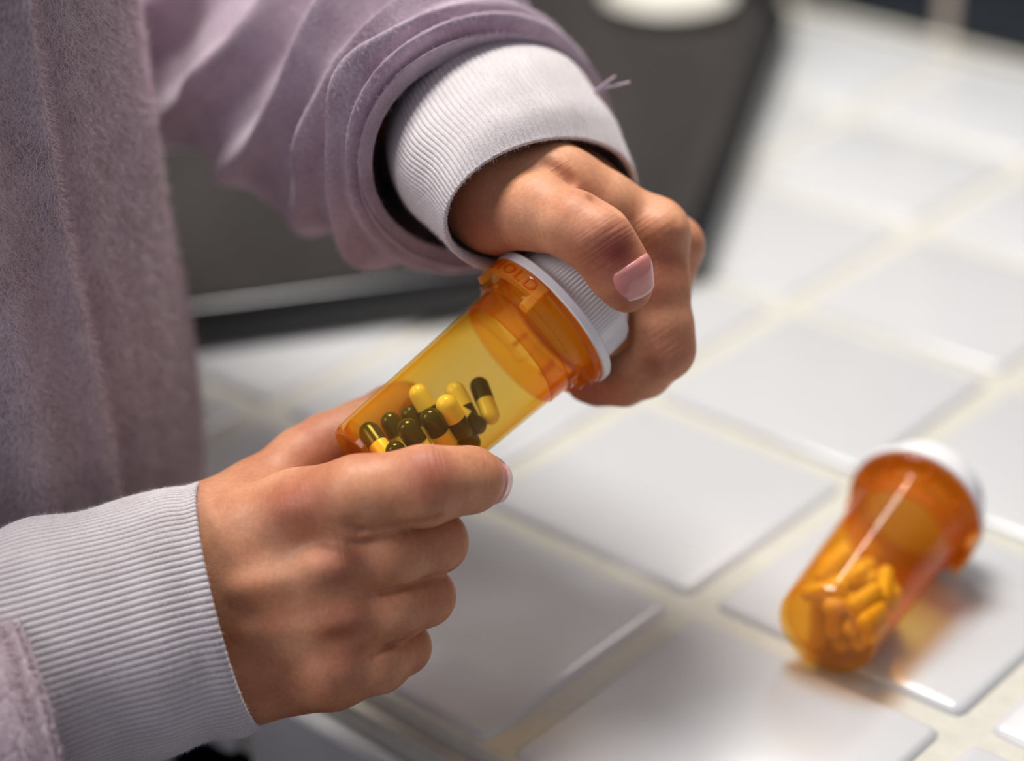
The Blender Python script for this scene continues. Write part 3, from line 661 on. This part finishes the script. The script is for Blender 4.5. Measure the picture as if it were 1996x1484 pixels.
# nails
def sample(Fd, D, p):
    g = (np.asarray(p) - Fd.lo) / Fd.h; i = np.clip(np.floor(g).astype(int), 0, np.array(D.shape) - 2); f = g - i; r = 0
    for dx in (0, 1):
        for dy in (0, 1):
            for dz in (0, 1):
                r = r + D[i[..., 0] + dx, i[..., 1] + dy, i[..., 2] + dz] * (f[..., 0] if dx else 1 - f[..., 0]) * (f[..., 1] if dy else 1 - f[..., 1]) * (f[..., 2] if dz else 1 - f[..., 2])
    return r
def nail(field, c, axis, out, length, width, name='fingernail'):
    """A nail plate laid on the flesh: c is a point in the nail's middle inside the finger; rays go outwards."""
    Fd, D = field
    axis = np.array(axis, float); axis /= np.linalg.norm(axis); out = np.array(out, float); out -= axis * (out @ axis); out /= np.linalg.norm(out); side = np.cross(axis, out)
    nu, nv = 26, 20; V = np.zeros((nu + 1, nv + 1, 3))
    ts = np.arange(0, 16, .12)
    for i in range(nu + 1):
        u = -1 + 2 * i / nu
        for j in range(nv + 1):
            v = -1 + 2 * j / nv
            # rounded outline: square to squircle
            ex = u * math.sqrt(max(0, 1 - .30 * v * v)); ey = v * math.sqrt(max(0, 1 - (.24 if u < 0 else .34) * u * u))
            ang = ey * .86; dr = out * math.cos(ang) + side * math.sin(ang)
            o_ = c + axis * ex * length / 2 + side * ey * width * .12
            ln = o_ + ts[:, None] * dr; d = sample(Fd, D, ln); k = np.argmax(d > 0) if (d > 0).any() else 60
            rim = max(abs(u), abs(v)); lift = .42 - .75 * max(0, (rim - .80) / .20) ** 2
            if u > .8: lift += .5 * (u - .8) / .2
            V[i, j] = o_ + dr * (ts[k] + lift)
    for _ in range(3): V[1:-1, 1:-1] = .5 * V[1:-1, 1:-1] + .125 * (V[:-2, 1:-1] + V[2:, 1:-1] + V[1:-1, :-2] + V[1:-1, 2:])
    Q = np.array([(i * (nv + 1) + j, (i + 1) * (nv + 1) + j, (i + 1) * (nv + 1) + j + 1, i * (nv + 1) + j + 1) for i in range(nu) for j in range(nv)])
    m_ = new_mesh(name, to_world(V.reshape(-1, 3)), Q)
    m_.materials.append(MAT['nail']); m_.materials.append(MAT['nail_edge'])
    m_.polygons.foreach_set('material_index', [1 if (k // nv) >= nu - 2 else 0 for k in range(len(Q))])
    o = obj(name, m_); sub(o, body)
    sd_ = o.modifiers.new('s', 'SOLIDIFY'); sd_.thickness = .00035; sd_.offset = 0; return o
nail(UF, P(1221, 545, 690.5), P(1236, 572, 691) - P(1210, 518, 689), [.40, -.20, -.90], 12.4, 10.5, 'thumbnail')
nail(LF, P(943, 938, 694), P(950, 936, 706) - P(928, 936, 686), [.80, .16, .45], 8.5, 8.5)

# ------------------------------------------------------------------ clothes
def catmull(A, u):
    A = np.asarray(A, float); n = len(A) - 1; x = np.clip(u, 0, 1) * n; i = np.minimum(x.astype(int), n - 1); t = (x - i)[:, None]
    g = lambda j: A[np.clip(j, 0, n)]
    p0, p1, p2, p3 = g(i - 1), g(i), g(i + 1), g(i + 2)
    return .5 * (2 * p1 + (p2 - p0) * t + (2 * p0 - 5 * p1 + 4 * p2 - p3) * t ** 2 + (3 * p1 - p0 - 3 * p2 + p3) * t ** 3)
def loft(rings, nu, nv, disp=None, lip=0.0):
    """rings: (C, M, N) in camera mm. disp(U, T, Pts) -> outward mm. Returns V, Q."""
    C = [r[0] for r in rings]; M_ = [r[1] for r in rings]; N_ = [r[2] for r in rings]
    u = np.linspace(0, 1, nu); t = np.linspace(0, 2 * math.pi, nv, endpoint=False)
    c, m_, n_ = catmull(C, u), catmull(M_, u), catmull(N_, u)
    Pt = c[:, None] + m_[:, None] * np.cos(t)[None, :, None] + n_[:, None] * np.sin(t)[None, :, None]
    du = np.gradient(Pt, axis=0); dt = np.roll(Pt, -1, 1) - np.roll(Pt, 1, 1)
    nn = np.cross(du, dt); nn /= np.linalg.norm(nn, axis=2, keepdims=True) + 1e-9
    outw = Pt - c[:, None]
    if (nn * outw).sum() < 0: nn = -nn
    U, T = np.meshgrid(u, t, indexing='ij')
    if disp is not None: Pt = Pt + nn * disp(U, T, Pt)[..., None]
    if lip:
        inner = [Pt[0] - nn[0] * lip * .5 - du[0] / np.linalg.norm(du[0], axis=1, keepdims=True) * lip * .35, Pt[0] - nn[0] * lip]
        for k in range(1, 9): inner.append(Pt[min(k * 4, nu - 1)] - nn[min(k * 4, nu - 1)] * (lip + .3))
        Pt = np.concatenate([np.array(inner[::-1]), Pt])
    a, b = Pt.shape[:2]; i = np.arange(a - 1)[:, None]; j = np.arange(b)[None]; j2 = (j + 1) % b
    Q = np.stack([i * b + j, (i + 1) * b + j, (i + 1) * b + j2, i * b + j2], -1).reshape(-1, 4)
    return Pt.reshape(-1, 3), Q
def px_ring(cx, cy, z, M2, N2):
    s_ = z / F; return (P(cx, cy, z), np.array([M2[0] * s_, M2[1] * s_, M2[2] if len(M2) > 2 else 0]), np.array([N2[0] * s_, N2[1] * s_, N2[2] if len(N2) > 2 else 0]))
def wobble(U, T, fu, ft, ph, n=5, seed=0):
    r = np.random.default_rng(seed); o = np.zeros_like(U)
    for k in range(n):
        o += np.sin(fu * r.uniform(.5, 1.5) * U * 2 * math.pi + round(r.integers(1, ft + 1)) * T * r.choice([-1, 1]) + r.uniform(0, 6.28)) / (1 + .35 * k)
    return o / n
def rib_fn(count, depth, wob=.22, g0=.68):
    def f(U, T, Pt):
        ph = T * count / (2 * math.pi) + .10 * np.sin(5 * U + 2 * T) + wob * wobble(U, T, 1.2, 2, 0, 4, 3)
        g = np.abs(((ph % 1) * 2) - 1)       # 1 at the groove
        st = .5 + .5 * np.cos(2 * math.pi * (U * L_ST + .5 * np.floor(ph)))
        return -depth * np.clip((g - g0) / (1 - g0), 0, 1) ** 1.2 * (.75 + .5 * st) + depth * .3 * (1 - g) + .09 * st * (1 - g)
    return f
L_ST = 75
FZ = {}
def garment(name, V, Q, mat, parent, label=None):
    me = new_mesh(name, to_world(V), Q[:, ::-1]); o = obj(name, me, mat); sub(o, parent)
    if label: o['label'] = label
    return o
# torso
rows = [(236, -420), (246, -150), (256, 0), (276, 150), (292, 260), (312, 380), (332, 500), (354, 630), (372, 760), (386, 890), (398, 1050), (408, 1250), (418, 1500), (430, 1750)]
rings = []
for xs, ys in rows:
    q = torso_row(xs, ys); rings.append((q - rgt * TM, rgt * TM, -lev * TN))
sh = (rings[0][0] + upc * 70, rgt * TM * .62, -lev * TN * .6); rings = [(sh[0] + upc * 18, rgt * 60, -lev * 55), sh] + rings
def tdisp(U, T, Pt):
    # long soft vertical folds, leaning to the right as they fall
    th_ = T + .55 * U
    th_ = T + .05 * np.sin(3 * U)
    o = 5.5 * np.exp(-((th_ - .615) / .040) ** 2) - 3.6 * np.exp(-((th_ - .53) / .045) ** 2) + 4.5 * np.exp(-((th_ - .80) / .07) ** 2) - 5.0 * np.exp(-((th_ - .93) / .06) ** 2) + 2.5 * np.exp(-((th_ - 1.15) / .09) ** 2) - 1.2 * np.exp(-((th_ - .38) / .05) ** 2)
    o += 2.2 * wobble(U, T, 2.0, 5, 0, 6, 5) + .35 * wobble(U, T, 60, 90, 0, 10, 8) + .25 * wobble(U, T, 130, 190, 0, 10, 9)
    return o
V, Q = loft(rings, 420, 700, tdisp)
def against_counter(w, back=.014):      # cloth and body stop at the counter's front edge
    z = np.clip((w[:, 2] - .004) / .05, 0, 1); lim = YF - back + .085 * z * z * (3 - 2 * z); w = w.copy(); w[:, 1] = np.minimum(w[:, 1], lim); return w
V = (against_counter(to_world(V)) - CAM) @ RW.T * 1000.0
shirt = garment('sweatshirt', V, Q, MAT['fleece'], person, 'lavender fleece sweatshirt with pale ribbed cuffs'); FZ['a'] = (V, Q[:, ::-1], shirt, 110000, 2.2, .15, MAT['fleece_nap'], (-60, -60, 420, 1100), 1)
# near sleeve and cuff
r_low = [px_ring(447, 1180, 702, (61, 240), (0, 0, -33)), px_ring(380, 1197, 700, (60, 243), (2, 0, -34)), px_ring(250, 1232, 697, (58, 246), (4, 0, -35)), px_ring(90, 1275, 693, (56, 252), (5, 0, -35)), px_ring(-60, 1320, 690, (56, 255), (5, 0, -35))]
rf = rib_fn(116, .72, .20, .70)
def lowd(U, T, Pt): return rf(U, T, Pt) + 1.9 * wobble(U, T, 2.6, 3, 0, 5, 21) * np.clip(U * 4, 0.15, 1) + .9 * np.sin(U * 16 + T * 1.0) * U ** .5
V, Q = loft(r_low, 380, 1160, lowd, lip=1.6)
cuffL = garment('cuff', V, Q, MAT['cuff'], shirt, 'pale ribbed cuff of the near sleeve'); FZ['bb'] = (V, Q[:, ::-1], cuffL, 60000, .8, .05, MAT['cuff_nap'], (-60, 900, 520, 1500), 1)
r_ls = [px_ring(48, 1395, 690, (72, 262), (98, -24, -40)), px_ring(26, 1400, 690, (76, 270), (98, -24, -44)), px_ring(-60, 1420, 688, (70, 280), (60, -10, -46)), px_ring(-250, 1450, 684, (60, 290), (10, 0, -48)), px_ring(-550, 1400, 690, (40, 300), (0, 0, -50)), px_ring(-850, 1050, 710, (-150, 290), (0, 0, -52)), px_ring(-1050, 400, 740, (-300, 100), (0, 0, -54)), px_ring(-1100, -300, 770, (-320, 0), (0, 0, -56)), (t_top - rgt * 105 + upc * 4, upc * 52 - rgt * 25, -lev * 52), (t_top - rgt * 40 - upc * 5, upc * 56, -lev * 54)]
def lsd(U, T, Pt): return 3.4 * wobble(U, T, 12, 3, 0, 6, 33) + 2.0 * np.exp(-((U - .012) / .008) ** 2) - 2.4 * np.exp(-((U - .04) / .012) ** 2) + 1.1 * np.sin(U * 95 + 1.3 * np.sin(T)) * np.exp(-U * 8) + .3 * wobble(U, T, 90, 60, 0, 8, 8)
V, Q = loft(r_ls, 260, 300, lsd, lip=2.5)
slL = garment('sleeve', V, Q, MAT['fleece'], shirt, 'near sleeve'); FZ['ccc'] = (V, Q[:, ::-1], slL, 30000, 2.0, .12, MAT['fleece_nap'], (-60, 1100, 300, 1540), 1)
# far sleeve and cuff
cu = [(1066, 388), (953, 186)]
r_up = [px_ring(1060, 402, 718, (181, -86, 20), (-64, -98, -25)), px_ring(1030, 352, 724, (190, -92, 18), (-62, -100, -28)), px_ring(988, 300, 735, (194, -104, 14), (-66, -98, -30)), px_ring(945, 230, 750, (172, -112, 10), (-66, -90, -29)), px_ring(890, 150, 768, (120, -88, 0), (-50, -68, -20))]
rfu = rib_fn(120, .32, .07, .5)
def upd(U, T, Pt): return rfu(U, T, Pt) + 1.0 * wobble(U, T, 2, 3, 0, 5, 41) * np.clip(U * 3, 0.05, 1)
V, Q = loft(r_up, 260, 1200, upd, lip=1.6)
cuffU = garment('cuff', V, Q, MAT['cuff'], shirt, 'pale ribbed cuff of the far sleeve'); FZ['dddd'] = (V, Q[:, ::-1], cuffU, 40000, .8, .05, MAT['cuff_nap'], (700, 50, 1300, 560), 1)
r_us = [px_ring(955, 303, 744, (165, -175, 12), (-165, -110, -36)), px_ring(935, 290, 748, (168, -200, 12), (-170, -122, -38)), px_ring(890, 265, 756, (150, -236, 12), (-150, -110, -42)), px_ring(820, 240, 765, (140, -240, 8), (-110, -70, -42)), px_ring(700, 190, 788, (112, -250, 10), (-60, -30, -48)), px_ring(560, 120, 812, (100, -240, 10), (-40, -10, -48)), px_ring(420, 60, 840, (90, -226, 10), (-30, 0, -48)), px_ring(250, -10, 872, (80, -215, 10), (-20, 0, -50)), px_ring(60, -80, 905, (80, -215, 10), (-20, 0, -52)), px_ring(-120, -160, 930, (90, -215, 10), (-20, 0, -54)), (t_top + rgt * 40 + lev * 70 - upc * 30, upc * 48, -lev * 48), (t_top + lev * 30 - upc * 15, upc * 50, -lev * 50)]
def usd(U, T, Pt):
    U = U * 11 / 9
    near = np.clip((.26 - U) / .10, 0, 1); near = near * near * (3 - 2 * near)
    # rolls pushed up behind the cuff, roughly parallel to the hem
    ph = 11.0 * U + .22 * np.sin(T + .6) + .16 * wobble(U, T, 2, 3, 0, 5, 51)
    roll = (.5 + .5 * np.cos(2 * math.pi * (ph - .45))) ** .8
    # long slack folds further up the arm, running slantwise round it
    ph2 = 8.2 * U + .65 * np.sin(T + 1.1) + .35 * wobble(U, T, 2, 2, 0, 4, 61)
    c2 = .5 + .5 * np.cos(2 * math.pi * ph2); fold = c2 ** 2.0
    ph3 = 5.1 * U - .5 * np.sin(T + .4) + .3; fold3 = (.5 + .5 * np.cos(2 * math.pi * ph3)) ** 3
    seam = 2.4 * np.exp(-((U - .013) / .009) ** 2) - 1.8 * np.exp(-((U - .036) / .009) ** 2)
    env = np.clip(U / .02, 0, 1)
    return near * (7.5 * roll * env * (1 - .5 * np.clip(-np.cos(T) * 1.3, 0, 1)) - 3.0) + (1 - near) * (17.0 * fold + 8.0 * fold3 - 9.0) * (1 - .62 * np.clip(-np.cos(T) * 1.4, 0, 1)) + seam + 1.3 * wobble(U, T, 10, 6, 0, 6, 71) * np.clip(U * 8, 0, 1) + .25 * wobble(U, T, 90, 70, 0, 8, 8)
V, Q = loft(r_us, 620, 420, usd, lip=2.5)
slU = garment('sleeve', V, Q, MAT['sleeve'], shirt, 'bunched far sleeve with many folds'); FZ['eeeee'] = (V, Q[:, ::-1], slU, 70000, 1.1, .07, MAT['sleeve_nap'], (500, -40, 1220, 580), 1)
# loose threads at the cuff seam
def thread(pts, r=.45):
    V, Q = tube([(*P(*p), r) for p in pts], 8, 8); return V, Q
Vs, Qs = [], []; n0 = 0
for pts in ([(1128, 212, 742), (1140, 200, 741), (1158, 180, 740), (1180, 162, 739), (1200, 148, 738)], [(1130, 222, 742), (1146, 196, 741), (1168, 176, 740), (1196, 168, 739), (1228, 160, 738)], [(1128, 210, 742), (1138, 226, 741), (1140, 240, 741)], [(1132, 205, 742), (1150, 190, 741), (1172, 172, 740), (1190, 166, 739)]):
    v, q = thread(pts, .38); Vs.append(v); Qs.append(q + n0); n0 += len(v)
o = garment('loose_thread', np.concatenate(Vs), np.concatenate(Qs), MAT['thread'], slU, 'frayed loose threads at the seam')

# fine nap standing off the cloth
def fuzz(name, V, Q, n, length, width, mat, parent, box_px, seed=1, lay=(0, 1, 0), layw=.9, curl=.6):
    r = np.random.default_rng(seed)
    A, B, C, D_ = V[Q[:, 0]], V[Q[:, 1]], V[Q[:, 2]], V[Q[:, 3]]
    c = (A + C) / 2; nn = np.cross(C - A, D_ - B); ar = np.linalg.norm(nn, axis=1); nn = nn / (ar[:, None] + 1e-12)
    px = c[:, 0] / c[:, 2] * F + 998; py = c[:, 1] / c[:, 2] * F + 742
    ok = (px > box_px[0]) & (px < box_px[2]) & (py > box_px[1]) & (py < box_px[3])
    facing = np.einsum('ij,ij->i', nn, c) / np.linalg.norm(c, axis=1)
    if (np.einsum('ij,ij->i', nn, c - c[ok].mean(0)) * ok).sum() < 0: nn = -nn
    p = ar * ok; p = p / p.sum(); idx = r.choice(len(Q), n, p=p)
    u, v = r.random((2, n, 1)); base_ = (A[idx] * (1 - u) + B[idx] * u) * (1 - v) + (D_[idx] * (1 - u) + C[idx] * u) * v
    nv = nn[idx]; rd = r.normal(size=(n, 3)); tang = rd + np.asarray(lay) * 1.5; tang -= nv * np.einsum('ij,ij->i', tang, nv)[:, None]; tang /= np.linalg.norm(tang, axis=1)[:, None]
    L = length * (.4 + r.random((n, 1)))
    h = layw * (.5 + r.random((n, 1)))
    p1 = base_ + nv * L * h * .6 + tang * L * .5; p2 = p1 + nv * L * h * .3 + (tang + curl * r.normal(size=(n, 3))) * L * .4
    sd = np.cross(tang, nv); sd /= np.linalg.norm(sd, axis=1)[:, None]; w = width * .5
    W_ = np.stack([base_ - sd * w, base_ + sd * w, p1 + sd * w * .8, p1 - sd * w * .8, p2 + sd * w * .3, p2 - sd * w * .3], 1).reshape(-1, 3)
    i = np.arange(n)[:, None] * 6
    F_ = np.concatenate([i + np.array([[0, 1, 2, 3]]), i + np.array([[3, 2, 4, 5]])])
    o = obj(name, new_mesh(name, to_world(W_), F_), mat); sub(o, parent); o['kind'] = 'stuff'; return o
for nm, (V_, Q_, par, n, L, w, mt, bx, sg) in FZ.items():
    fuzz('nap', V_, Q_, n, L, w, mt, par, bx, seed=len(nm))

Vh, Qh = [], []
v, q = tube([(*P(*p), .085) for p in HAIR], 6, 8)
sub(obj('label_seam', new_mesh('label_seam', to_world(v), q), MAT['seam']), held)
